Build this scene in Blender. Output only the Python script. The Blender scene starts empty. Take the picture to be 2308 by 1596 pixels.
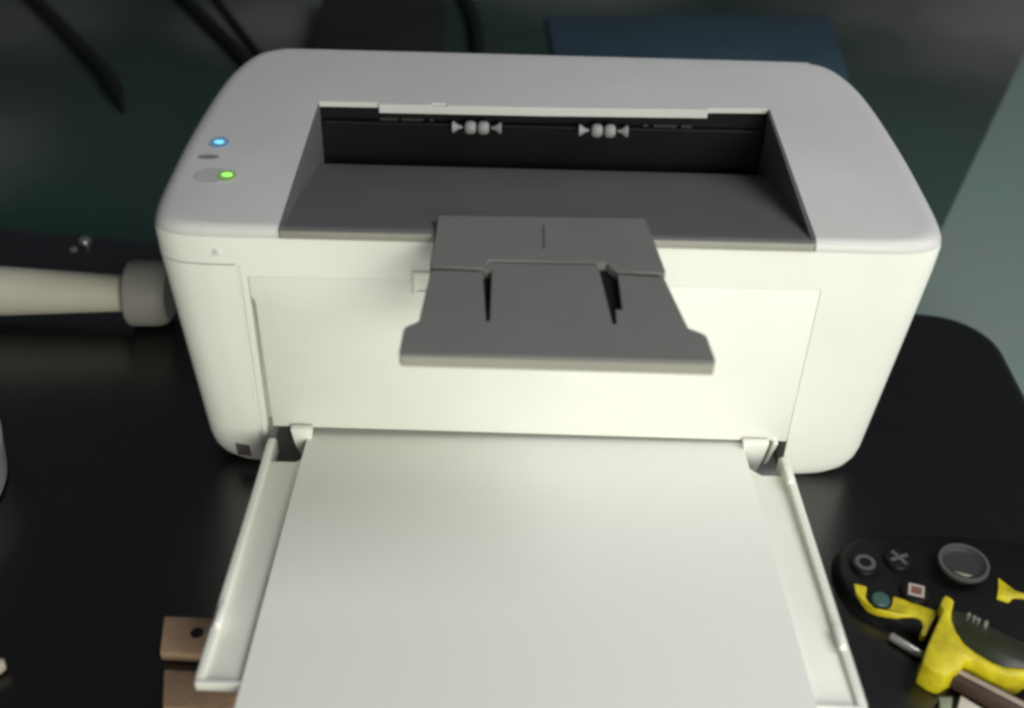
import bpy, bmesh, math, random
from mathutils import Vector, Matrix

random.seed(4)
S = bpy.context.scene
COL = S.collection

# ------------------------------------------------------------------ camera
cam_d = bpy.data.cameras.new('camera')
cam = bpy.data.objects.new('camera', cam_d)
COL.objects.link(cam)
S.camera = cam
cam_d.sensor_width = 36.0
cam_d.lens = 36.0 * 2699.03 / 2308.0
cam_d.dof.use_dof = True
cam_d.dof.focus_distance = 0.60
cam_d.dof.aperture_fstop = 6.3
cam_d.clip_start, cam_d.clip_end = 0.02, 50.0
PITCH, YAW, ROLL = math.radians(38.53242836), math.radians(-0.61493471), math.radians(1.79023912)
f = Vector((0, math.cos(PITCH), -math.sin(PITCH)))
r = Vector((1, 0, 0))
Zr = Matrix.Rotation(YAW, 3, 'Z')
f, r = Zr @ f, Zr @ r
u = r.cross(f)
r2 = math.cos(ROLL) * r + math.sin(ROLL) * u
u2 = -math.sin(ROLL) * r + math.cos(ROLL) * u
m = Matrix((r2, u2, -f)).transposed().to_4x4()
m.translation = Vector((-0.01663536, -0.44035037, 0.42730882))
cam.matrix_world = m

# ------------------------------------------------------------------ world, lamps, exposure
W = bpy.data.worlds.new('World')
S.world = W
W.use_nodes = True
bg = W.node_tree.nodes['Background']
bg.inputs[0].default_value = (0.80, 0.88, 1.0, 1)
bg.inputs[1].default_value = 0.07


def area(name, loc, target, size, power, color, size_y=None):
    d = bpy.data.lights.new(name, 'AREA')
    d.energy, d.size, d.color = power, size, color
    if size_y:
        d.shape, d.size_y = 'RECTANGLE', size_y
    o = bpy.data.objects.new(name, d)
    COL.objects.link(o)
    o.location = loc
    o.rotation_euler = (Vector(target) - Vector(loc)).to_track_quat('-Z', 'Y').to_euler()
    return o


area('room_lamp', (0.25, -0.85, 0.36), (0.03, 0.0, 0.06), 0.42, 8.0, (1.0, 0.995, 0.86))
area('ceiling_lamp', (0.75, -0.15, 0.95), (0.0, 0.1, 0.1), 0.7, 8.0, (0.96, 0.97, 1.0))

S.view_settings.view_transform = 'Standard'
S.view_settings.look = 'None'
S.view_settings.exposure = 0.0
S.view_settings.gamma = 1.0
S.cycles.filter_width = 3.1
S.cycles.use_denoising = True

# ------------------------------------------------------------------ helpers


def mat(name, col, rough=0.5, bump=0.0, bscale=400.0, var=0.0, vscale=8.0, spec=0.5, emit=None, estr=0.0, col2=None,
        metal=0.0, coat=0.0, coat_rough=0.1):
    M = bpy.data.materials.new(name)
    M.use_nodes = True
    nt = M.node_tree
    b = nt.nodes['Principled BSDF']
    b.inputs['Base Color'].default_value = (*col, 1)
    b.inputs['Roughness'].default_value = rough
    b.inputs['Specular IOR Level'].default_value = spec
    b.inputs['Metallic'].default_value = metal
    b.inputs['Coat Weight'].default_value = coat
    b.inputs['Coat Roughness'].default_value = coat_rough
    tc = nt.nodes.new('ShaderNodeTexCoord')
    if var or col2:
        n = nt.nodes.new('ShaderNodeTexNoise')
        n.inputs['Scale'].default_value = vscale
        n.inputs['Detail'].default_value = 5
        nt.links.new(tc.outputs['Object'], n.inputs['Vector'])
        mx = nt.nodes.new('ShaderNodeValToRGB')
        mx.color_ramp.elements[0].position = 0.35
        mx.color_ramp.elements[1].position = 0.65
        c2 = col2 or tuple(c * (1 - var) for c in col)
        mx.color_ramp.elements[0].color = (*c2, 1)
        mx.color_ramp.elements[1].color = (*col, 1)
        nt.links.new(n.outputs['Fac'], mx.inputs['Fac'])
        nt.links.new(mx.outputs['Color'], b.inputs['Base Color'])
    if bump:
        n = nt.nodes.new('ShaderNodeTexNoise')
        n.inputs['Scale'].default_value = bscale
        n.inputs['Detail'].default_value = 3
        nt.links.new(tc.outputs['Object'], n.inputs['Vector'])
        bp = nt.nodes.new('ShaderNodeBump')
        bp.inputs['Strength'].default_value = bump
        bp.inputs['Distance'].default_value = 0.001
        nt.links.new(n.outputs['Fac'], bp.inputs['Height'])
        nt.links.new(bp.outputs['Normal'], b.inputs['Normal'])
    if emit:
        b.inputs['Emission Color'].default_value = (*emit, 1)
        b.inputs['Emission Strength'].default_value = estr
    return M


CREAM = mat('cream_plastic', (0.83, 0.835, 0.785), 0.42, 0.10, 700, var=0.06, vscale=16)
LID = mat('grey_white_plastic', (0.60, 0.595, 0.585), 0.45, 0.10, 700, var=0.06, vscale=14)
TRAYM = mat('tray_plastic', (0.74, 0.745, 0.68), 0.4, 0.05, 900, var=0.02, vscale=9)
LIPM = mat('lit_lip_grey', (0.30, 0.295, 0.26), 0.5, 0.1, 1200, var=0.06, vscale=40)  # lighter grey painting the frontal light on the bin and flap lips
DARK = mat('dark_grey_plastic', (0.128, 0.128, 0.128), 0.5, 0.12, 1200, var=0.08, vscale=30)
FLAPM = mat('mid_grey_plastic', (0.165, 0.163, 0.158), 0.5, 0.12, 1200, var=0.06, vscale=30)
BLACKP = mat('black_plastic', (0.008, 0.008, 0.010), 0.7, spec=0.2)
ROLLM = mat('pale_roller_rubber', (0.27, 0.27, 0.275), 0.6)
FAINT = mat('faint_grey_print', (0.045, 0.045, 0.047), 0.6)
PAPER = mat('white_paper', (0.77, 0.78, 0.735), 0.6, 0.015, 600, var=0.03, vscale=7)
CUSH = mat('black_leatherette', (0.0022, 0.0022, 0.0026), 0.27, 0.10, 900, var=0.35, vscale=60, spec=0.95)
def add_shade_fade(M, spots, col):
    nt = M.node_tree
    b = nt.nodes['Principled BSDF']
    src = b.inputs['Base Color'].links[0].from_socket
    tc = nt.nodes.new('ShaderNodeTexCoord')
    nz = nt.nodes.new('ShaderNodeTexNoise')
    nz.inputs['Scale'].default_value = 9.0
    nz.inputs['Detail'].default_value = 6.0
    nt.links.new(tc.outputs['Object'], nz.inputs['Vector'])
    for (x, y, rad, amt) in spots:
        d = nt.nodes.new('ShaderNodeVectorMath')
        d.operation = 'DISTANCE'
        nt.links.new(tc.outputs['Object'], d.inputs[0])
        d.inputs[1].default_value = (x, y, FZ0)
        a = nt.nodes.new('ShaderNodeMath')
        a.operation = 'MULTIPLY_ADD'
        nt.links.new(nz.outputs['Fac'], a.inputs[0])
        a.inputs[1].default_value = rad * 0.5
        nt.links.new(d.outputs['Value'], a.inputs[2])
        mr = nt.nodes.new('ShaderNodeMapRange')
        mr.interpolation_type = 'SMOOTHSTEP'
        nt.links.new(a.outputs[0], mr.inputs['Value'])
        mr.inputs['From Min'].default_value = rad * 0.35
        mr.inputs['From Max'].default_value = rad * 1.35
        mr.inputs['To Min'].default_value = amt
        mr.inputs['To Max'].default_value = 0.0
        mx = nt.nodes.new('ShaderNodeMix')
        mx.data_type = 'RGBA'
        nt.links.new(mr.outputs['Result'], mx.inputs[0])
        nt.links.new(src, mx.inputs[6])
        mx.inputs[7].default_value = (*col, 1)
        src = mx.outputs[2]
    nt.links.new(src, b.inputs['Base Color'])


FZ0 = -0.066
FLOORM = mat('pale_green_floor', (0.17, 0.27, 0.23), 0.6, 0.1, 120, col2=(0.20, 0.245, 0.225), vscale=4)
SHADEM = mat('dark_green_shade', (0.026, 0.070, 0.055), 0.9, 0.5, 500, col2=(0.042, 0.054, 0.049), vscale=2.2, spec=0.2)  # floor shade painted as a dark green colour of its own
add_shade_fade(SHADEM, [(0.56, 0.88, 0.34, 0.9), (-0.25, 0.72, 0.13, 0.7), (-0.54, 0.40, 0.16, 0.65), (-0.50, 0.72, 0.14, 0.4), (0.05, 0.85, 0.16, 0.7)], (0.24, 0.235, 0.225))  # soft grey patches painted in where the floor shade lightens
CABLEM = mat('black_rubber', (0.004, 0.004, 0.004), 0.6)
BOXM = mat('black_card', (0.016, 0.016, 0.016), 0.7, var=0.3, vscale=20)
CARDM = mat('grey_felt', (0.10, 0.10, 0.10), 0.9, 0.5, 400, var=0.45, vscale=9, spec=0.1)
FOLDM = mat('teal_blue_card', (0.040, 0.080, 0.110), 0.6, var=0.25, vscale=10)
RODM = mat('grey_beige_rod', (0.56, 0.54, 0.45), 0.5, var=0.15, vscale=20)
CAPM = mat('dark_grey_rubber', (0.30, 0.29, 0.265), 0.6, 0.2, 500)
STEEL = mat('steel', (0.55, 0.55, 0.52), 0.3, metal=0.8)
YEL = mat('yellow_plastic', (0.62, 0.515, 0.012), 0.45, 0.2, 500, var=0.35, vscale=120)
LENSM = mat('dark_olive_window', (0.022, 0.025, 0.012), 0.25, col2=(0.03, 0.036, 0.02), vscale=80)
BROWN = mat('brown_strap', (0.05, 0.028, 0.02), 0.6, var=0.3, vscale=60)
TANSTRIP = mat('tan_edge', (0.33, 0.27, 0.225), 0.6, var=0.2, vscale=90)
SLATM = mat('brown_board', (0.33, 0.215, 0.145), 0.7, 0.4, 250, var=0.25, vscale=50)
TEALM = mat('teal_rubber', (0.03, 0.075, 0.07), 0.5)
GREYPR = mat('grey_print', (0.065, 0.065, 0.065), 0.6)
PALEPR = mat('pale_print', (0.36, 0.31, 0.28), 0.6)
BRNPR = mat('brown_print', (0.16, 0.06, 0.04), 0.6)
PADM = mat('pad_black_plastic', (0.0035, 0.0035, 0.004), 0.5, 0.15, 900, var=0.3, vscale=70, spec=0.22)
DISCM = mat('charcoal_rubber', (0.019, 0.019, 0.019), 0.6)
PALE = mat('pale_card', (0.62, 0.57, 0.50), 0.6, var=0.1, vscale=60)
GBLK = mat('sage_plastic', (0.20, 0.22, 0.16), 0.6, var=0.2, vscale=60)
CUPM = mat('grey_cup', (0.20, 0.20, 0.20), 0.5)
BTN = mat('grey_button', (0.22, 0.22, 0.225), 0.5)
BTN2 = mat('pale_grey_button', (0.46, 0.46, 0.465), 0.45)
INSET = mat('dark_plum_inset', (0.13, 0.10, 0.115), 0.6)
CYAN = mat('cyan_led', (0.2, 0.6, 0.7), 0.3, emit=(0.12, 0.62, 0.85), estr=1.0)
GREEN = mat('green_led', (0.3, 0.7, 0.2), 0.3, emit=(0.30, 0.80, 0.12), estr=0.95)
BLUEH = mat('blue_led_halo', (0.20, 0.28, 0.40), 0.4, emit=(0.04, 0.13, 0.24), estr=0.4)  # tinted, faintly glowing disc that paints the halo around the cyan LED
GREENH = mat('green_led_halo', (0.24, 0.34, 0.16), 0.4, emit=(0.09, 0.16, 0.03), estr=0.5)  # painted halo around the green LED


def mesh_from_bm(name, bm):
    bmesh.ops.recalc_face_normals(bm, faces=bm.faces)
    me = bpy.data.meshes.new(name)
    bm.to_mesh(me)
    bm.free()
    return me


def link(name, me, material, parent=None, smooth=30, loc=None):
    if material is not None:
        me.materials.clear()
        me.materials.append(material)
    if smooth:
        for p in me.polygons:
            p.use_smooth = True
        me.set_sharp_from_angle(angle=math.radians(smooth))
    o = bpy.data.objects.new(name, me)
    COL.objects.link(o)
    if parent:
        o.parent = parent
    if loc:
        o.location = loc
    return o


def tag(o, label, cat, group=None, kind=None):
    if label:
        o['label'] = label
    if cat:
        o['category'] = cat
    if group:
        o['group'] = group
    if kind:
        o['kind'] = kind
    return o


def empty(name, loc, label, cat, group=None):
    o = bpy.data.objects.new(name, None)
    COL.objects.link(o)
    o.location = loc
    return tag(o, label, cat, group)


def prism(bm, pts, a, b, axis='z', bevel=0.0, seg=2):
    """polygon pts extruded between a and b along axis; 'z': pts=(x,y); 'y': pts=(x,z); 'x': pts=(y,z)"""
    def P(p, h):
        return {'z': (p[0], p[1], h), 'y': (p[0], h, p[1]), 'x': (h, p[0], p[1])}[axis]
    lo = [bm.verts.new(P(p, a)) for p in pts]
    hi = [bm.verts.new(P(p, b)) for p in pts]
    n = len(pts)
    fs = [bm.faces.new(lo[::-1]), bm.faces.new(hi)]
    for i in range(n):
        fs.append(bm.faces.new((lo[i], lo[(i + 1) % n], hi[(i + 1) % n], hi[i])))
    bmesh.ops.recalc_face_normals(bm, faces=fs)
    if bevel:
        es = list({e for f_ in fs for e in f_.edges if e.is_manifold and e.calc_face_angle(0) > math.radians(25)})
        bmesh.ops.bevel(bm, geom=es, offset=bevel, segments=seg, affect='EDGES', profile=0.5, clamp_overlap=True)
    return bm


def box(bm, x0, x1, y0, y1, z0, z1, bevel=0.0, seg=2):
    return prism(bm, [(x0, y0), (x1, y0), (x1, y1), (x0, y1)], z0, z1, 'z', bevel, seg)


def pobj(name, pts, a, b, axis, material, parent=None, bevel=0.0, seg=2):
    bm = bmesh.new()
    prism(bm, pts, a, b, axis, bevel, seg)
    return link(name, mesh_from_bm(name, bm), material, parent)


def bobj(name, dims, material, parent=None, bevel=0.0, seg=2):
    bm = bmesh.new()
    box(bm, *dims, bevel, seg)
    return link(name, mesh_from_bm(name, bm), material, parent)


def boolean(me, cutters, op='DIFFERENCE'):
    """returns a new mesh: me minus every cutter mesh (nothing is left in the scene)"""
    for cm in cutters:
        a = bpy.data.objects.new('tmp_a', me)
        b = bpy.data.objects.new('tmp_b', cm)
        COL.objects.link(a)
        COL.objects.link(b)
        md = a.modifiers.new('b', 'BOOLEAN')
        md.object, md.operation, md.solver = b, op, 'EXACT'
        dg = bpy.context.evaluated_depsgraph_get()
        me = bpy.data.meshes.new_from_object(a.evaluated_get(dg))
        bpy.data.objects.remove(a)
        bpy.data.objects.remove(b)
    return me


def cutbox(*d):
    bm = bmesh.new()
    box(bm, *d)
    return mesh_from_bm('cut', bm)


def cutprism(pts, a, b, axis):
    bm = bmesh.new()
    prism(bm, pts, a, b, axis)
    return mesh_from_bm('cut', bm)


def spline(pts, n, closed=False):
    out = []
    N = len(pts)
    rng = N if closed else N - 1
    for i in range(rng):
        g = (lambda k: pts[k % N]) if closed else (lambda k: pts[min(max(k, 0), N - 1)])
        p0, p1, p2, p3 = (Vector(g(i + k)) for k in (-1, 0, 1, 2))
        for j in range(n):
            t = j / n
            out.append(tuple(0.5 * ((2 * p1) + (-p0 + p2) * t + (2 * p0 - 5 * p1 + 4 * p2 - p3) * t * t
                                    + (-p0 + 3 * p1 - 3 * p2 + p3) * t ** 3)))
    if not closed:
        out.append(tuple(pts[-1]))
    return out


def tube(bm, pts, rad, seg=12):
    rings = []
    n = len(pts)
    rads = rad if isinstance(rad, (list, tuple)) else [rad] * n
    for i, p in enumerate(pts):
        p = Vector(p)
        t = (Vector(pts[min(i + 1, n - 1)]) - Vector(pts[max(i - 1, 0)])).normalized()
        s = t.cross(Vector((0, 0, 1)))
        if s.length < 1e-5:
            s = Vector((1, 0, 0))
        s.normalize()
        w = s.cross(t)
        rings.append([bm.verts.new(p + rads[i] * (math.cos(a) * s + math.sin(a) * w))
                      for a in (2 * math.pi * k / seg for k in range(seg))])
    for a, b in zip(rings, rings[1:]):
        for k in range(seg):
            bm.faces.new((a[k], a[(k + 1) % seg], b[(k + 1) % seg], b[k]))
    bm.faces.new(rings[0][::-1])
    bm.faces.new(rings[-1])
    return bm


def tobj(name, pts, rad, material, parent=None, seg=12):
    bm = bmesh.new()
    tube(bm, pts, rad, seg)
    return link(name, mesh_from_bm(name, bm), material, parent, 40)


def lathe_obj(name, prof, center, material, parent=None, seg=48):
    bm = bmesh.new()
    rings = []
    for rr, z in prof:
        rings.append([bm.verts.new((center[0] + rr * math.cos(2 * math.pi * k / seg),
                                    center[1] + rr * math.sin(2 * math.pi * k / seg), z)) for k in range(seg)])
    for a, b in zip(rings, rings[1:]):
        for k in range(seg):
            bm.faces.new((a[k], a[(k + 1) % seg], b[(k + 1) % seg], b[k]))
    bm.faces.new(rings[0][::-1])
    bm.faces.new(rings[-1])
    return link(name, mesh_from_bm(name, bm), material, parent, 40)


def loft(bm, rings):
    vs = [[bm.verts.new(p) for p in rg] for rg in rings]
    n = len(vs[0])
    for a, b in zip(vs, vs[1:]):
        for k in range(n):
            bm.faces.new((a[k], a[(k + 1) % n], b[(k + 1) % n], b[k]))
    bm.faces.new(vs[0][::-1])
    bm.faces.new(vs[-1])
    return bm


# ------------------------------------------------------------------ setting
FZ = -0.07
bm = bmesh.new()
box(bm, -3, 3, -2.5, 3.5, FZ - 0.05, FZ)
tag(link('floor', mesh_from_bm('floor', bm), FLOORM, None, 0), 'pale green grey floor showing at the right', None, kind='structure')

# dark green sheet painting the shade on the floor behind; its right edge runs diagonally away from the printer
mo = pobj('floor_shade', [(0.300, 0.308), (0.62, 0.920), (0.40, 0.830), (-0.10, 0.775), (-0.30, 0.80), (-1.6, 0.85), (-1.6, 0.246)], FZ, FZ + 0.004, 'z', SHADEM, None, 0.0015)
tag(mo, 'large dark green sheet painting the shade on the floor behind the printer, edge slanting at the right', 'shade')

# black padded seat cushion under everything
def round_poly(pts, radii, n=10):
    out = []
    N = len(pts)
    for i in range(N):
        a, b, c = (Vector(pts[k % N]) for k in (i - 1, i, i + 1))
        d1, d2 = (a - b).normalized(), (c - b).normalized()
        half_a = d1.angle(d2) / 2
        t = radii[i] / math.tan(half_a)
        ctr = b + (d1 + d2).normalized() * radii[i] / math.sin(half_a)
        p, q = b + d1 * t, b + d2 * t
        a0 = math.atan2(p.y - ctr.y, p.x - ctr.x)
        a1 = math.atan2(q.y - ctr.y, q.x - ctr.x)
        da = (a1 - a0 + math.pi) % (2 * math.pi) - math.pi
        out += [(ctr.x + radii[i] * math.cos(a0 + da * k / n), ctr.y + radii[i] * math.sin(a0 + da * k / n)) for k in range(n + 1)]
    return out


edge = round_poly([(0.287, -0.48), (0.2805, 0.1475), (-0.55, 0.247), (-0.57, -0.48)], [0.05, 0.042, 0.05, 0.05])


def inset(pts, d):
    out = []
    n = len(pts)
    for i in range(n):
        a, b = Vector(pts[i - 1]), Vector(pts[(i + 1) % n])
        t = (b - a).normalized()
        nn = Vector((-t.y, t.x))
        out.append((pts[i][0] + nn.x * d, pts[i][1] + nn.y * d))
    return out


rings = []
for d, z in [(0.006, FZ + 0.0005), (0.0, FZ + 0.006), (-0.001, -0.030), (0.0, -0.014), (0.0022, -0.006), (0.0050, -0.0022), (0.0085, -0.0006), (0.0120, 0.0)]:
    rings.append([(x, y, z) for x, y in inset(edge, d)])
bm = bmesh.new()
loft(bm, rings)
caps = [q for q in bm.faces if len(q.verts) > 4]
bmesh.ops.poke(bm, faces=caps)
cushion = empty('seat_cushion', (0, 0, 0), 'large black padded seat cushion under the printer', 'cushion')
link('padding', mesh_from_bm('padding', bm), CUSH, cushion, 50)


def ring_pts(c, ru, rv, ang, n=40):
    ca, sa = math.cos(ang), math.sin(ang)
    return [(c[0] + ru * math.cos(t) * ca - rv * math.sin(t) * sa, c[1] + ru * math.cos(t) * sa + rv * math.sin(t) * ca)
            for t in (2 * math.pi * k / n for k in range(n))]


def flat_ring(name, outer, inner, z0, z1, material, parent):
    bm = bmesh.new()
    n = len(outer)
    V = [[bm.verts.new((*p, z)) for p in ps] for ps, z in ((outer, z0), (outer, z1), (inner, z1), (inner, z0))]
    for i in range(n):
        j = (i + 1) % n
        for a in range(4):
            b = (a + 1) % 4
            bm.faces.new((V[a][i], V[a][j], V[b][j], V[b][i]))
    return link(name, mesh_from_bm(name, bm), material, parent, 40)



# ------------------------------------------------------------------ printer
PR = empty('laser_printer', (0.003, 0.09, 0), 'off white laser printer with open front paper tray and dark grey output bin', 'printer')
PRI = Vector(PR.location)


def pp(o):
    """parent o to the printer keeping the world coordinates its mesh was written in"""
    o.parent = PR
    o.location = -PRI
    return o


CX = 0.003
half = [(0.0, 0.0), (0.10, 0.0), (0.143, 0.0), (0.153, 0.0003), (0.1625, 0.0016), (0.169, 0.0048), (0.1726, 0.0095), (0.1743, 0.017), (0.175, 0.030), (0.1749, 0.050),
        (0.1742, 0.080), (0.1718, 0.118), (0.1685, 0.147), (0.1635, 0.167), (0.1570, 0.180), (0.1470, 0.1855), (0.134, 0.1868), (0.0, 0.187)]
hs = [p[:2] for p in spline([(a, b, 0) for a, b in half], 4)]
outline = [(CX + x, y) for x, y in hs] + [(CX - x, y) for x, y in hs[-2:0:-1]]
YC = 0.0935


def body_ring(hw, z, ins=0.0):
    s = hw / 0.174
    out = []
    for x, y in outline:
        xx = CX + (x - CX) * s
        yy = YC + (y - YC) * (1 - ins / YC)
        xx = CX + (xx - CX) * (1 - ins / 0.174)
        out.append((xx - 0.0014 * (1 - z / 0.138), yy, z))
    return out


bm = loft(bmesh.new(), [body_ring(0.150, 0.0002, 0.003), body_ring(0.158, 0.0022, 0.0012), body_ring(0.1625, 0.0055, 0.0003), body_ring(0.165, 0.010), body_ring(0.1665, 0.016),
                        body_ring(0.170, 0.055), body_ring(0.174, 0.100), body_ring(0.176, 0.124), body_ring(0.1765, 0.1360), body_ring(0.176, 0.1380)])
body = mesh_from_bm('body_shell', bm)
DX0, DX1 = -0.1316, 0.1262
cuts = [cutbox(-0.1322, 0.1264, -0.02, 0.11, -0.01, 0.0276),               # paper opening
        cutbox(DX0, DX1, -0.02, 0.0040, 0.0200, 0.1176),
        cutbox(-0.1316, -0.1284, -0.02, 0.0065, 0.0200, 0.1060),                  # recess of the door
        cutprism([(-0.1378, -0.004), (-0.1343, -0.004), (-0.1346, 0.0022), (-0.1362, 0.0022)], 0.0065, 0.1232, 'z'),          # seam of the left column
        cutbox(-0.30, -0.1346, -0.02, 0.035, 0.1230, 0.1238),             # seam across the top of the left column
        cutbox(-0.1160, 0.1205, 0.0040, 0.150, 0.085, 0.15)]             # well of the output bin
body = boolean(body, cuts)
pp(link('body_shell', body, CREAM, None, 32))

# the front door, its lower edge over the paper slot
bm = bmesh.new()
prism(bm, [(-0.1290, 0.0272), (0.12616, 0.0250), (0.12616, 0.1174), (-0.13135, 0.1174), (-0.13135, 0.1062), (-0.1296, 0.1030)], 0.0001, 0.0038, 'y', 0.0005, 2)
door = pp(link('front_door', mesh_from_bm('front_door', bm), CREAM, None, 32))
# small latch frame half hidden by the flap
fr = flat_ring('latch', [(-0.0573, 0.1226), (-0.0440, 0.1226), (-0.0440, 0.1105), (-0.0573, 0.1105)],
               [(-0.0556, 0.1209), (-0.0457, 0.1209), (-0.0457, 0.1122), (-0.0556, 0.1122)], 0, 0.0016, CREAM, None)
fr.data.transform(Matrix(((1, 0, 0, 0), (0, 0, -1, 0.0002), (0, 1, 0, 0), (0, 0, 0, 1))))
pp(fr)
# light dimple and dark inset on the left column
bobj('column_nub', (-0.1452, -0.1424, -0.0010, 0.003, 0.1289, 0.1317), LID, None, 0.0006)
pp(bpy.data.objects['column_nub'])
pp(pobj('column_inset', [(-0.1486, 0.0075), (-0.1418, 0.0068), (-0.1424, 0.0140), (-0.1490, 0.0148)], -0.0003, 0.004, 'y', INSET))

# top cover with the cut-out of the bin
bm = loft(bmesh.new(), [body_ring(0.1760, 0.1382), body_ring(0.1758, 0.1396, 0.0001), body_ring(0.1752, 0.1412, 0.0007), body_ring(0.1742, 0.1424, 0.0018),
                        body_ring(0.1730, 0.14295, 0.0032), body_ring(0.1722, 0.1431, 0.0046)])
lid = mesh_from_bm('top_cover', bm)
hole = [(-0.1157, -0.02), (0.1200, -0.02), (0.1190, 0.1262), (0.0875, 0.1250), (0.0868, 0.1232), (0.0, 0.1206), (-0.0828, 0.1196), (-0.0836, 0.1214), (-0.1139, 0.1210)]
lid = boolean(lid, [cutprism(hole, 0.10, 0.20, 'z'), cutbox(-0.0560, -0.0480, 0.1185, 0.1222, 0.1424, 0.15),
                    cutbox(-0.1150, -0.0836, 0.115, 0.135, 0.10, 0.1402), cutbox(0.0868, 0.1195, 0.115, 0.135, 0.10, 0.1402)])
top = pp(link('top_cover', lid, LID, None, 32))

# output bin: one dark grey shell (floor, walls, lip)
prof = [(0.0006, 0.1384), (0.0001, 0.1390), (0.0001, 0.1412), (0.0006, 0.1424), (0.0016, 0.1428), (0.005, 0.1422), (0.020, 0.1388), (0.050, 0.1312), (0.080, 0.1228), (0.095, 0.1187),
        (0.104, 0.1158), (0.110, 0.1130), (0.1145, 0.1098), (0.1175, 0.1060), (0.1195, 0.100), (0.1205, 0.0900)]
bm = bmesh.new()
BX0, BX1 = -0.1152, 0.1194
t = 0.0012
cols = []
for x in (BX0, BX1):
    cols.append(([bm.verts.new((x, y, z)) for y, z in prof], [bm.verts.new((x, y, z - 0.003)) for y, z in prof]))
(a, au), (b, bu) = cols
for i in range(len(prof) - 1):
    bm.faces.new((a[i], a[i + 1], b[i + 1], b[i]))
    bm.faces.new((au[i], bu[i], bu[i + 1], au[i + 1]))
    bm.faces.new((a[i], au[i], au[i + 1], a[i + 1]))
    bm.faces.new((b[i], b[i + 1], bu[i + 1], bu[i]))
bm.faces.new((a[0], b[0], bu[0], au[0]))
bm.faces.new((a[-1], au[-1], bu[-1], b[-1]))
bin_o = pp(link('output_bin', mesh_from_bm('output_bin', bm), DARK, None, 35))
for sx, xx in ((1, BX0), (-1, BX1)):
    w0, w1 = (xx, xx + 0.0016) if sx > 0 else (xx - 0.0016, xx)
    o = pobj('bin_side', [(0.0004, 0.1384), (0.0004, 0.1420), (0.0015, 0.1429), (0.1205, 0.1429), (0.1205, 0.090), (0.110, 0.095), (0.06, 0.118), (0.004, 0.1382)], w0, w1, 'x', DARK, None)
    o.parent = bin_o
o = bobj('bin_back', (-0.1148, 0.1190, 0.1290, 0.1310, 0.088, 0.1375), BLACKP)
o.parent = bin_o
o = bobj('bin_lip', (-0.1148, 0.1190, -0.0010, 0.0002, 0.1384, 0.1424), LIPM, None, 0.0004)
o.parent = bin_o
# exit rollers on their shaft
shaft = tobj('roller_shaft', [(-0.112, 0.1235, 0.1300), (0.116, 0.1245, 0.1300)], 0.0012, BLACKP)
shaft.parent = bin_o
for cxr in (-0.0326, 0.0334):
    zc, yc = 0.1302, 0.1215
    for dx in (-0.0034, 0.0034):
        pts = [(cxr + dx + k, yc, zc) for k in (-0.0030, -0.0026, -0.0012, 0.0012, 0.0026, 0.0030)]
        o = tobj('exit_roller', pts, [0.0018, 0.0028, 0.0036, 0.0036, 0.0028, 0.0018], ROLLM, None, 20)
        o.parent = bin_o
    for s in (-1, 1):
        pts = [(cxr + s * k, yc, zc) for k in (0.0075, 0.0095, 0.0118, 0.0128)]
        o = tobj('roller_cone', pts, [0.0006, 0.0012, 0.0031, 0.0031], ROLLM, None, 16)
        o.parent = bin_o
# faint raised marks to either side of the rollers
for x0, x1 in ((-0.0835, -0.0740), (-0.0722, -0.0610), (-0.0573, -0.0555), (0.0545, 0.0570), (0.0600, 0.0720), (0.0745, 0.0800)):
    o = bobj('faint_mark', (x0, x1, 0.1265, 0.1292, 0.1292, 0.1318), FAINT)
    o.parent = bin_o

# output flap in two hinged leaves
FT, FB, FB2 = 0.1440, 0.1392, 0.1379
f1 = [(-0.0466, 0.0112), (-0.0452, 0.0122), (0.0448, 0.0142), (0.0458, 0.0132), (0.0482, -0.0045), (0.0510, -0.0270), (0.0506, -0.0290), (0.0305, -0.0285), (0.0268, -0.0222),
      (-0.0228, -0.0228), (-0.0246, -0.0290), (-0.0470, -0.0283), (-0.0478, -0.0270), (-0.0470, -0.0080)]
leaf = pp(pobj('flap_leaf', f1, FB, FT, 'z', FLAPM, None, 0.0005, 1))
o = bobj('leaf_ridge', (0.0002, 0.0010, -0.0130, 0.0050, FT - 0.0002, FT + 0.0004), DARK)
o.parent = leaf
for nm, pts in (('a', [(-0.0462, -0.0280), (-0.0256, -0.0280), (-0.0256, -0.0302), (-0.0216, -0.0302), (-0.0216, -0.0645), (-0.0262, -0.0645), (-0.0262, -0.0302), (-0.0462, -0.0306)]),
                ('b', [(0.0222, -0.0225), (0.0275, -0.0225), (0.0310, -0.0280), (0.0500, -0.0290), (0.0496, -0.0318), (0.0320, -0.0310), (0.0318, -0.0560), (0.0290, -0.0560), (0.0288, -0.0655), (0.0262, -0.0655)])):
    pp(pobj('slot_shade', pts, FB + 0.0006, FB + 0.0014, 'z', BLACKP))  # black plates painting shade into the flap slots and hinge gap
f2 = [(-0.0462, -0.0300), (-0.0251, -0.0303), (-0.0240, -0.0243), (-0.0226, -0.0236), (0.0262, -0.0232), (0.0282, -0.0245), (0.0312, -0.0298), (0.0494, -0.0312), (0.0502, -0.0330), (0.0563, -0.0655), (0.0615, -0.0688),
      (0.0630, -0.0705), (0.0645, -0.0842), (0.0645, -0.0862), (0.0640, -0.0870), (-0.0552, -0.0862), (-0.0557, -0.0850), (-0.0551, -0.0705), (-0.0540, -0.0688), (-0.0496, -0.0655), (-0.0472, -0.0320)]
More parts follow.
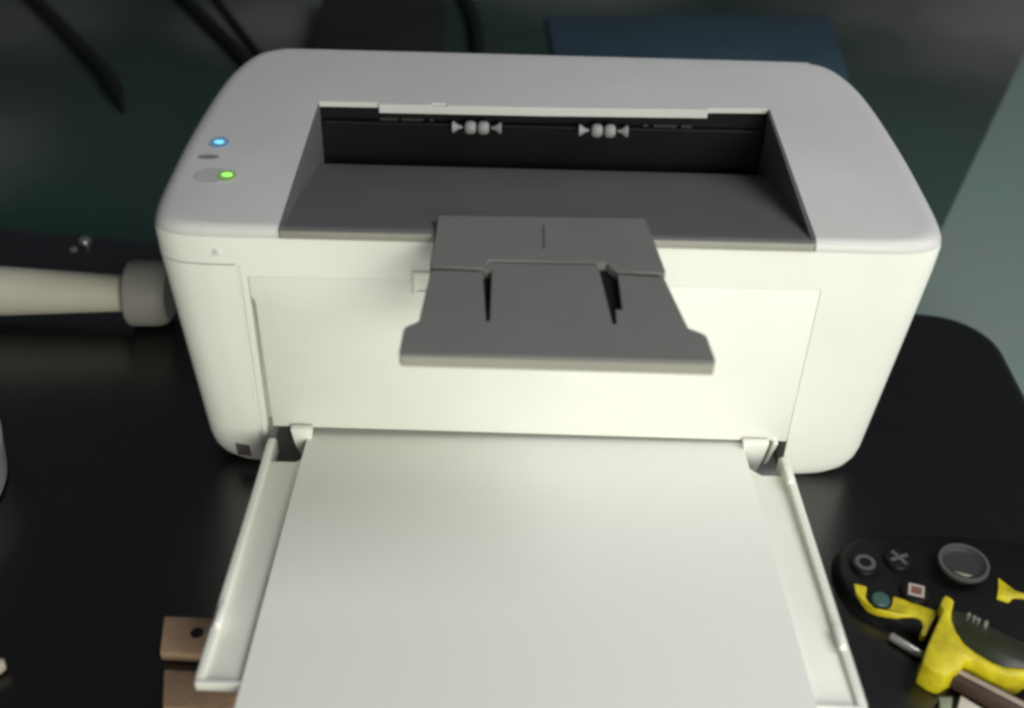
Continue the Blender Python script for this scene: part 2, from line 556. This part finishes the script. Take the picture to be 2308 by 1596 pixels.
me = boolean(pobj('tmp', f2, FB2, FT, 'z', FLAPM, None, 0.0004, 1).data,
             [cutprism([(-0.0256, -0.0295), (-0.0216, -0.0295), (-0.0216, -0.0645), (-0.0232, -0.0648)], FB2 + 0.0004, 0.2, 'z'),
              cutprism([(0.0226, -0.0225), (0.0262, -0.0225), (0.0308, -0.0300), (0.0312, -0.0550), (0.0285, -0.0550), (0.0282, -0.0648), (0.0266, -0.0646)], FB2 + 0.0004, 0.2, 'z')])
bpy.data.objects.remove(bpy.data.objects['tmp'])
fe = pp(link('flap_end', me, FLAPM, None, 30))
fe.location.y += 0.0004
leaf.location.y += 0.0008
o = pobj('flap_lip', [(-0.0551, -0.0863), (0.0640, -0.0871), (0.0640, -0.0880), (-0.0551, -0.0872)], FB2 + 0.0003, FT - 0.0008, 'z', LIPM, None, 0.0003, 1)
o.parent = fe
# buttons and lights on the cover
def disc_on_top(name, c, ru, rv, h, material, parent=None, ang=0.0):
    bm = bmesh.new()
    prism(bm, ring_pts(c, ru, rv, ang, 24), 0.1429, 0.1431 + h, 'z')
    o = link(name, mesh_from_bm(name, bm), material, None, 40)
    if parent is None:
        return pp(o)
    o.parent = parent
    return o


L1 = disc_on_top('indicator_light_halo', (-0.1556, 0.0747), 0.0048, 0.0052, 0.0003, BLUEH)
L1['label'] = 'cyan lit indicator light'
disc_on_top('light_core', (-0.1558, 0.0750), 0.0024, 0.0016, 0.0007, CYAN, L1)
disc_on_top('symbol_button', (-0.1578, 0.0604), 0.0050, 0.0021, 0.0003, BTN)
L2 = disc_on_top('indicator_light_halo', (-0.1462, 0.0435), 0.0046, 0.0050, 0.0003, GREENH)
L2['label'] = 'green lit indicator light'
disc_on_top('light_core', (-0.1460, 0.0442), 0.0026, 0.0018, 0.0007, GREEN, L2)
disc_on_top('go_button', (-0.1525, 0.0432), 0.0085, 0.0068, 0.0002, BTN2)

pp(bobj('base_plate', (-0.1318, 0.1260, -0.0190, 0.1000, 0.0016, 0.0040), BTN))
# input tray: sloping floor, side rails, guides
SL = -0.1419


def tz(y, dz=0.0):
    return 0.0232 + SL * y + dz


TS = [(1, SL)]


def sloped(bm, dz0):
    for v in bm.verts:
        v.co.z += tz(v.co.y, dz0)


TX0, TX1 = -0.1304, 0.1244
bm = bmesh.new()
prism(bm, [(TX0 + 0.001, -0.0215), (-0.1150, -0.0215), (-0.1085, -0.0150), (0.1030, -0.0150), (0.1100, -0.0235), (TX1 - 0.001, -0.0235), (TX1 - 0.001, -0.1700), (TX0 + 0.001, -0.1640)], -0.0052, -0.0022, 'z', 0.0006, 2)
sloped(bm, 0)
tray = pp(link('input_tray', mesh_from_bm('input_tray', bm), TRAYM, None, 32))
for x0, x1, xo, y0, y1 in ((-0.1300, -0.1266, -1, -0.0040, -0.1643), (0.1204, 0.1242, 1, -0.0100, -0.1703)):
    bm = bmesh.new()
    prof2 = [(y0, -0.010), (y0 - 0.0005, -0.001), (y0 - 0.004, 0.0024), (y0 - 0.010, 0.0030), (y0 - 0.03, 0.0022), (y1 + 0.03, 0.0002), (y1 + 0.004, -0.0004), (y1, -0.0010), (y1, -0.0050), (y1 + 0.02, -0.0058), (y0 - 0.03, -0.0075), (y0 - 0.012, -0.0115)]
    prism(bm, prof2, x0, x1, 'x', 0.0007, 2)
    sloped(bm, 0)
    o = link('side_rail', mesh_from_bm('side_rail', bm), TRAYM, None, 32)
    o.parent = tray
bm = bmesh.new()   # bright front edge of the tray
prism(bm, [(TX0 + 0.0008, -0.1636), (TX1 - 0.0008, -0.1696), (TX1 - 0.0008, -0.1716), (TX0 + 0.0008, -0.1656)], -0.0052, -0.0004, 'z', 0.0006, 2)
sloped(bm, 0)
o = link('tray_lip', mesh_from_bm('tray_lip', bm), CREAM, None, 32)
o.parent = tray
for x, y in ((-0.1272, -0.1305), (0.1212, -0.1350), (0.1212, -0.0290)):
    bm = bmesh.new()
    box(bm, x - 0.0014, x + 0.0014, y - 0.006, y + 0.006, -0.0015, 0.0026 if y < -0.1 else 0.0042, 0.0009)
    sloped(bm, 0)
    o = link('rail_clip', mesh_from_bm('rail_clip', bm), CREAM, None, 32)
    o.parent = tray
for nm, pts in (('l', [(-0.1196, 0.0300), (-0.1086, 0.0300), (-0.1098, 0.0215), (-0.1128, 0.0128), (-0.1160, 0.0128), (-0.1182, 0.0200)]),
                ('r', [(0.1034, 0.0280), (0.1165, 0.0280), (0.1150, 0.0180), (0.1128, 0.0092), (0.1075, 0.0100), (0.1046, 0.0190)])):
    pp(pobj('paper_guide', pts, -0.0050, -0.0012, 'y', CREAM, None, 0.0007, 2))
pp(pobj('hinge_arm', [(0.1190, 0.0265), (0.1215, 0.0265), (0.1180, 0.0130), (0.1160, 0.0110)], -0.0030, 0.0040, 'y', CREAM, None, 0.0005, 1))

# ------------------------------------------------------------------ paper in the tray
bm = bmesh.new()
px0, px1, py0, py1 = -0.1118, 0.1044, 0.095, -0.1955
NX, NY = 12, 30
top_v, bot_v = [], []
for j in range(NY + 1):
    y = py0 + (py1 - py0) * j / NY
    rt, rb = [], []
    for i in range(NX + 1):
        x = px0 + (px1 - px0) * i / NX
        w = 0.0004 * math.sin(x * 21 + 1.0) * math.sin(y * 17)
        z = (tz(y) if y < 0.01 else tz(0.01) - 0.25 * (y - 0.01)) + w
        rt.append(bm.verts.new((x, y, z)))
        rb.append(bm.verts.new((x, y, z - 0.0010)))
    top_v.append(rt)
    bot_v.append(rb)
for j in range(NY):
    for i in range(NX):
        bm.faces.new((top_v[j][i], top_v[j][i + 1], top_v[j + 1][i + 1], top_v[j + 1][i]))
        bm.faces.new((bot_v[j][i], bot_v[j + 1][i], bot_v[j + 1][i + 1], bot_v[j][i + 1]))
for j in range(NY):
    bm.faces.new((top_v[j][0], top_v[j + 1][0], bot_v[j + 1][0], bot_v[j][0]))
    bm.faces.new((top_v[j][NX], bot_v[j][NX], bot_v[j + 1][NX], top_v[j + 1][NX]))
for i in range(NX):
    bm.faces.new((top_v[0][i], bot_v[0][i], bot_v[0][i + 1], top_v[0][i + 1]))
    bm.faces.new((top_v[NY][i], top_v[NY][i + 1], bot_v[NY][i + 1], bot_v[NY][i]))
tag(link('paper', mesh_from_bm('paper', bm), PAPER, None, 40), 'blank white paper lying in the open front tray of the printer', 'paper')

# ------------------------------------------------------------------ things around
rod = empty('handle_rod', (-0.25, 0.118, 0), 'tapered grey beige rod with dark grey end cap, pointing at the printer from the left', 'rod')
o = tobj('shaft', [(-0.50, 0.116, 0.0200), (-0.36, 0.1172, 0.0200), (-0.30, 0.1180, 0.0198), (-0.229, 0.1192, 0.0195)], [0.0165, 0.0160, 0.0140, 0.0102], RODM, rod, 32)
o.location = (0.25, -0.118, 0)
o = tobj('end_cap', [(x, 0.1198, 0.0195) for x in (-0.2330, -0.2318, -0.2298, -0.2160, -0.2110, -0.2085)], [0.0150, 0.0180, 0.0192, 0.0190, 0.0178, 0.0150], CAPM, rod, 36)
o.location = (0.25, -0.118, 0)

for x, y, s, lb in ((-0.2845, 0.200, 1.0, 'bright steel stud on the black cushion above the rod, larger of two'), (-0.2890, 0.1905, 0.6, 'small dim steel stud on the black cushion, nearer the rod')):
    o = lathe_obj('metal_stud', [(0.0042 * s, -0.0008), (0.0042 * s, 0.0010 * s), (0.0034 * s, 0.0024 * s), (0.0015 * s, 0.0031 * s)], (x, y), STEEL if s == 1 else CAPM, None, 20)
    tag(o, lb, 'stud', 'metal studs on the cushion')

o = lathe_obj('round_pot', [(0.052, 0.0), (0.058, 0.002), (0.060, 0.020), (0.0605, 0.024), (0.058, 0.026), (0.055, 0.024)], (-0.3185, -0.0262), CUPM, None, 64)
tag(o, 'grey round pot at the left edge of the cushion', 'pot')
o = tobj('tan_stick', [(-0.270, -0.152, 0.0045), (-0.2255, -0.1285, 0.0040), (-0.2235, -0.1276, 0.0040)], [0.0040, 0.0036, 0.0022], TANSTRIP)
tag(o, 'tip of a thin tan stick at the lower left edge', 'stick')

s1 = empty('brown_slat', (-0.11, -0.112, 0), 'brown slat with a dark hole, under the tray corner', 'slat', 'brown slats under the tray')
bm = bmesh.new()
prism(bm, [(0.0 - 0.0523, 0.0103), (0.0523, 0.0085), (0.0523, -0.0130), (-0.0496, -0.0095)], 0.0, 0.0060, 'z', 0.0010, 2)
o = link('board', mesh_from_bm('board', bm), SLATM, s1)
lathe_obj('screw_hole', [(0.0028, 0.0030), (0.0028, 0.0062)], (-0.0358, 0.0012), BLACKP, s1, 20)
s2 = pobj('brown_slat', [(-0.1558, -0.1297), (-0.05, -0.1345), (-0.05, -0.154), (-0.1520, -0.1485)], 0.0, 0.0060, 'z', SLATM, None, 0.0010)
tag(s2, 'plain brown slat below the tray end, nearest the viewer', 'slat', 'brown slats under the tray')

# cables on the shaded floor behind
CZ = FZ + 0.004
for pts, rr, lb in (
        ([(-0.60, 0.86), (-0.5156, 0.7511), (-0.4462, 0.6564), (-0.3866, 0.5722), (-0.366, 0.535), (-0.350, 0.500)], 0.0065, 'thick black cable slanting across the shaded floor at the far left corner'),
        ([(-0.43, 0.86), (-0.3628, 0.7618), (-0.3084, 0.6758), (-0.2684, 0.6125), (-0.235, 0.55), (-0.21, 0.48)], 0.0060, 'black cable running toward the back left corner of the printer'),
        ([(-0.37, 0.86), (-0.3265, 0.7643), (-0.2624, 0.6375), (-0.225, 0.57), (-0.19, 0.48)], 0.0035, 'thin black cable beside the one reaching the printer corner'),
        ([(-0.075, 0.86), (-0.0686, 0.7822), (-0.055, 0.7252), (-0.0468, 0.6511), (-0.044, 0.55)], 0.0060, 'black cable beside the flat black box behind the printer')):
    q = spline([(x, y, CZ + rr) for x, y in pts], 8)
    rads = [rr * min(1.0, 0.12 + (len(q) - 1 - k) / 9.0) for k in range(len(q))]
    q = [(x, y, CZ + w) for (x, y, z), w in zip(q, rads)]
    tag(tobj('black_cable', q, rads, CABLEM, None, 12), lb, 'cable', 'black cables on the shaded floor')
o = pobj('flat_box', [(-0.198, 0.600), (-0.080, 0.606), (-0.082, 0.735), (-0.206, 0.726)], CZ, CZ + 0.022, 'z', BOXM, None, 0.002)
tag(o, 'flat black box on the shaded floor behind the printer', 'box')
o = pobj('thin_folder', [(0.030, 0.560), (0.300, 0.575), (0.315, 0.750), (0.020, 0.728)], CZ, CZ + 0.004, 'z', FOLDM, None, 0.0015)
tag(o, 'thin dark blue folder on the shaded floor behind the printer', 'folder')

# black and yellow game controller on the cushion, lower right
G = empty('game_controller', (0, 0, 0), 'black and yellow game controller with button symbols at the lower right corner', 'controller')
cb = [(0.1415, -0.066), (0.1445, -0.055), (0.152, -0.0475), (0.163, -0.0435), (0.180, -0.0425), (0.205, -0.0430), (0.235, -0.047), (0.262, -0.058), (0.272, -0.090), (0.264, -0.122), (0.240, -0.1345),
      (0.210, -0.1300), (0.192, -0.1230), (0.181, -0.1120), (0.1735, -0.1040), (0.166, -0.0975), (0.156, -0.0920), (0.1475, -0.0850), (0.1425, -0.0760)]
cb = [p[:2] for p in spline([(a, b, 0) for a, b in cb], 4, True)][::-1]
rings = [[(x, y, z) for x, y in inset(cb, d)] for d, z in ((-0.0015, 0.0), (-0.0002, 0.0020), (0.0, 0.0040), (0.0008, 0.0056), (0.0022, 0.0066), (0.0040, 0.0070))]
bm = bmesh.new()
loft(bm, rings)
bmesh.ops.poke(bm, faces=[q for q in bm.faces if len(q.verts) > 4])
link('body', mesh_from_bm('body', bm), PADM, G, 60)
BZ = 0.0070


def face_button(c, rr, material):
    return lathe_obj('face_button', [(rr, BZ - 0.001), (rr, BZ + 0.0016), (rr * 0.92, BZ + 0.0023), (rr * 0.75, BZ + 0.0025)], c, material, G, 36)


SZ0, SZ1 = BZ + 0.0022, BZ + 0.0028
c1, c2, c3, cd = (0.1543, -0.0645), (0.1709, -0.0610), (0.1739, -0.0807), (0.1985, -0.0668)
b1 = face_button(c1, 0.0066, PADM)
flat_ring('circle_symbol', ring_pts(c1, 0.0047, 0.0047, 0), ring_pts(c1, 0.0029, 0.0029, 0), SZ0, SZ1, GREYPR, b1)
b2 = face_button(c2, 0.0066, PADM)
bm = bmesh.new()
c = Vector(c2)
for ang in (math.radians(-58), math.radians(22)):
    d, e = Vector((math.cos(ang), math.sin(ang))), Vector((-math.sin(ang), math.cos(ang)))
    L, w = 0.0046, 0.0009
    prism(bm, [tuple(c - L * d - w * e), tuple(c + L * d - w * e), tuple(c + L * d + w * e), tuple(c - L * d + w * e)], SZ0, SZ1 + (0.0001 if ang > 0 else 0), 'z')
link('cross_symbol', mesh_from_bm('cross_symbol', bm), GREYPR, b2)
b3 = face_button(c3, 0.0068, PADM)
q0 = [Vector((0.0050 * math.cos(t), 0.0050 * math.sin(t))) for t in (math.radians(a) for a in (28, 118, 208, 298))]
sq = [tuple(Vector(c3) + v) for v in q0]
sqi = [tuple(Vector(c3) + v * 0.66) for v in q0]
flat_ring('square_symbol', sq, sqi, SZ0, SZ1, PALEPR, b3)
pobj('square_fill', sqi, SZ0, SZ1 - 0.0002, 'z', BRNPR, b3)
b4 = lathe_obj('face_button', [(0.0042, BZ - 0.001), (0.0042, BZ + 0.0010), (0.0036, BZ + 0.0018), (0.0015, BZ + 0.0020)], (0.1570, -0.0850), TEALM, G, 28)
b4['label'] = 'teal face button'
stick = lathe_obj('thumbstick', [(0.0070, BZ - 0.001), (0.0070, BZ + 0.0020), (0.0108, BZ + 0.0040), (0.0116, BZ + 0.0050), (0.0116, BZ + 0.0060), (0.0108, BZ + 0.0066), (0.0092, BZ + 0.0064), (0.0080, BZ + 0.0052)], cd, DISCM, G)
flat_ring('stick_rim', ring_pts(cd, 0.0114, 0.0114, 0), ring_pts(cd, 0.0101, 0.0101, 0), BZ + 0.0062, BZ + 0.0071, GREYPR, stick)
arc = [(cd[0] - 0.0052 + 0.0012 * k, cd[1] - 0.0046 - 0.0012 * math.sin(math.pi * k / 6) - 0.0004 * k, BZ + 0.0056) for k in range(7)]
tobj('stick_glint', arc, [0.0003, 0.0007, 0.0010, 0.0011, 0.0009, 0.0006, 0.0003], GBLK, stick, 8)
arm = [(0.1468, -0.0758), (0.149, -0.0764), (0.1525, -0.0776), (0.1505, -0.0842), (0.1516, -0.0873), (0.1538, -0.0898), (0.1571, -0.0903), (0.1603, -0.0896), (0.1621, -0.0864), (0.1632, -0.0828), (0.1698, -0.0855), (0.1769, -0.0891), (0.181, -0.0906), (0.1789, -0.0947), (0.1757, -0.0991), (0.1723, -0.1047), (0.1705, -0.105), (0.1706, -0.1029), (0.1726, -0.0998), (0.1726, -0.0961), (0.1706, -0.0943), (0.1672, -0.0941), (0.1627, -0.0942), (0.159, -0.0931), (0.1549, -0.0913), (0.1514, -0.0892), (0.1487, -0.0855), (0.1467, -0.0811)]
wedge = [(0.1849, -0.0863), (0.1878, -0.0894), (0.1848, -0.0957), (0.1834, -0.1007), (0.1837, -0.1073), (0.1854, -0.1132), (0.1888, -0.1178), (0.1944, -0.1228), (0.1998, -0.1252), (0.207, -0.1253), (0.2176, -0.1241), (0.2161, -0.1284), (0.2057, -0.1295), (0.1992, -0.13), (0.193, -0.1274), (0.1875, -0.1224), (0.1841, -0.1211), (0.1804, -0.1254), (0.1771, -0.1272), (0.172, -0.1307), (0.168, -0.128), (0.1643, -0.1242), (0.1663, -0.1195), (0.1719, -0.11), (0.1769, -0.1021), (0.1814, -0.0946), (0.1806, -0.0921), (0.1833, -0.0876)]
lens = [(0.1863, -0.0928), (0.1915, -0.0939), (0.1994, -0.1004), (0.2073, -0.1063), (0.2127, -0.1097), (0.2214, -0.1147), (0.2187, -0.1224), (0.2082, -0.1236), (0.2009, -0.1235), (0.1955, -0.1211), (0.1899, -0.116), (0.1866, -0.1113), (0.1849, -0.1055), (0.1846, -0.099)]
pobj('trim_arm', arm, 0.0035, 0.0080, 'z', YEL, G, 0.0006, 2)
pobj('frame', wedge, 0.0, 0.014, 'z', YEL, G, 0.0012, 2)
wn = pobj('window', lens, 0.0, 0.0115, 'z', LENSM, G, 0.0010, 2)
for k, (x, y) in enumerate([(0.1926, -0.0962), (0.1946, -0.0977), (0.1961, -0.0990), (0.1986, -0.1012)]):
    lathe_obj('window_bead', [(0.0010 + 0.0003 * (k == 3), 0.0108), (0.0008, 0.0128 + 0.001 * (k == 3))], (x, y), STEEL, wn, 12)
bm = bmesh.new()
prism(bm, [(0.1775, -0.1268), (0.1812, -0.1224), (0.2140, -0.1455), (0.2100, -0.1512)], 0.001, 0.0085, 'z', 0.0012, 2)
st = link('strap', mesh_from_bm('strap', bm), BROWN, G)
bm = bmesh.new()
prism(bm, [(0.1795, -0.1245), (0.1808, -0.1229), (0.2136, -0.1460), (0.2122, -0.1480)], 0.0084, 0.0096, 'z', 0.0003, 1)
link('strap_edge', mesh_from_bm('strap_edge', bm), TANSTRIP, st)

y2 = [(0.2147, -0.0702), (0.2172, -0.0738), (0.2204, -0.0782), (0.2238, -0.0794), (0.2339, -0.0817), (0.233, -0.0843), (0.2229, -0.0821), (0.2182, -0.0819), (0.2152, -0.0848), (0.2104, -0.0824), (0.2126, -0.0772)]
pobj('trim_hook', y2, 0.0035, 0.0082, 'z', YEL, G, 0.0006)
tag(tobj('steel_pin', [(0.1583, -0.1008, 0.0025), (0.1590, -0.1013, 0.0025), (0.1694, -0.1106, 0.0025), (0.1703, -0.1113, 0.0025)], [0.0010, 0.0019, 0.0021, 0.0015], STEEL), 'short steel pin lying left of the game controller', 'pin')
tag(pobj('pale_card', [(0.1813, -0.1318), (0.1895, -0.1390), (0.1880, -0.1560), (0.1720, -0.1500)], 0.0, 0.0030, 'z', PALE, None, 0.0006), 'pale card on the cushion below the brown strap of the controller', 'card')
tag(pobj('sage_block', [(0.1712, -0.1332), (0.1775, -0.1330), (0.1748, -0.1400), (0.1705, -0.1384)], 0.0, 0.0036, 'z', GBLK, None, 0.0008), 'small sage green block left of the pale card', 'block')
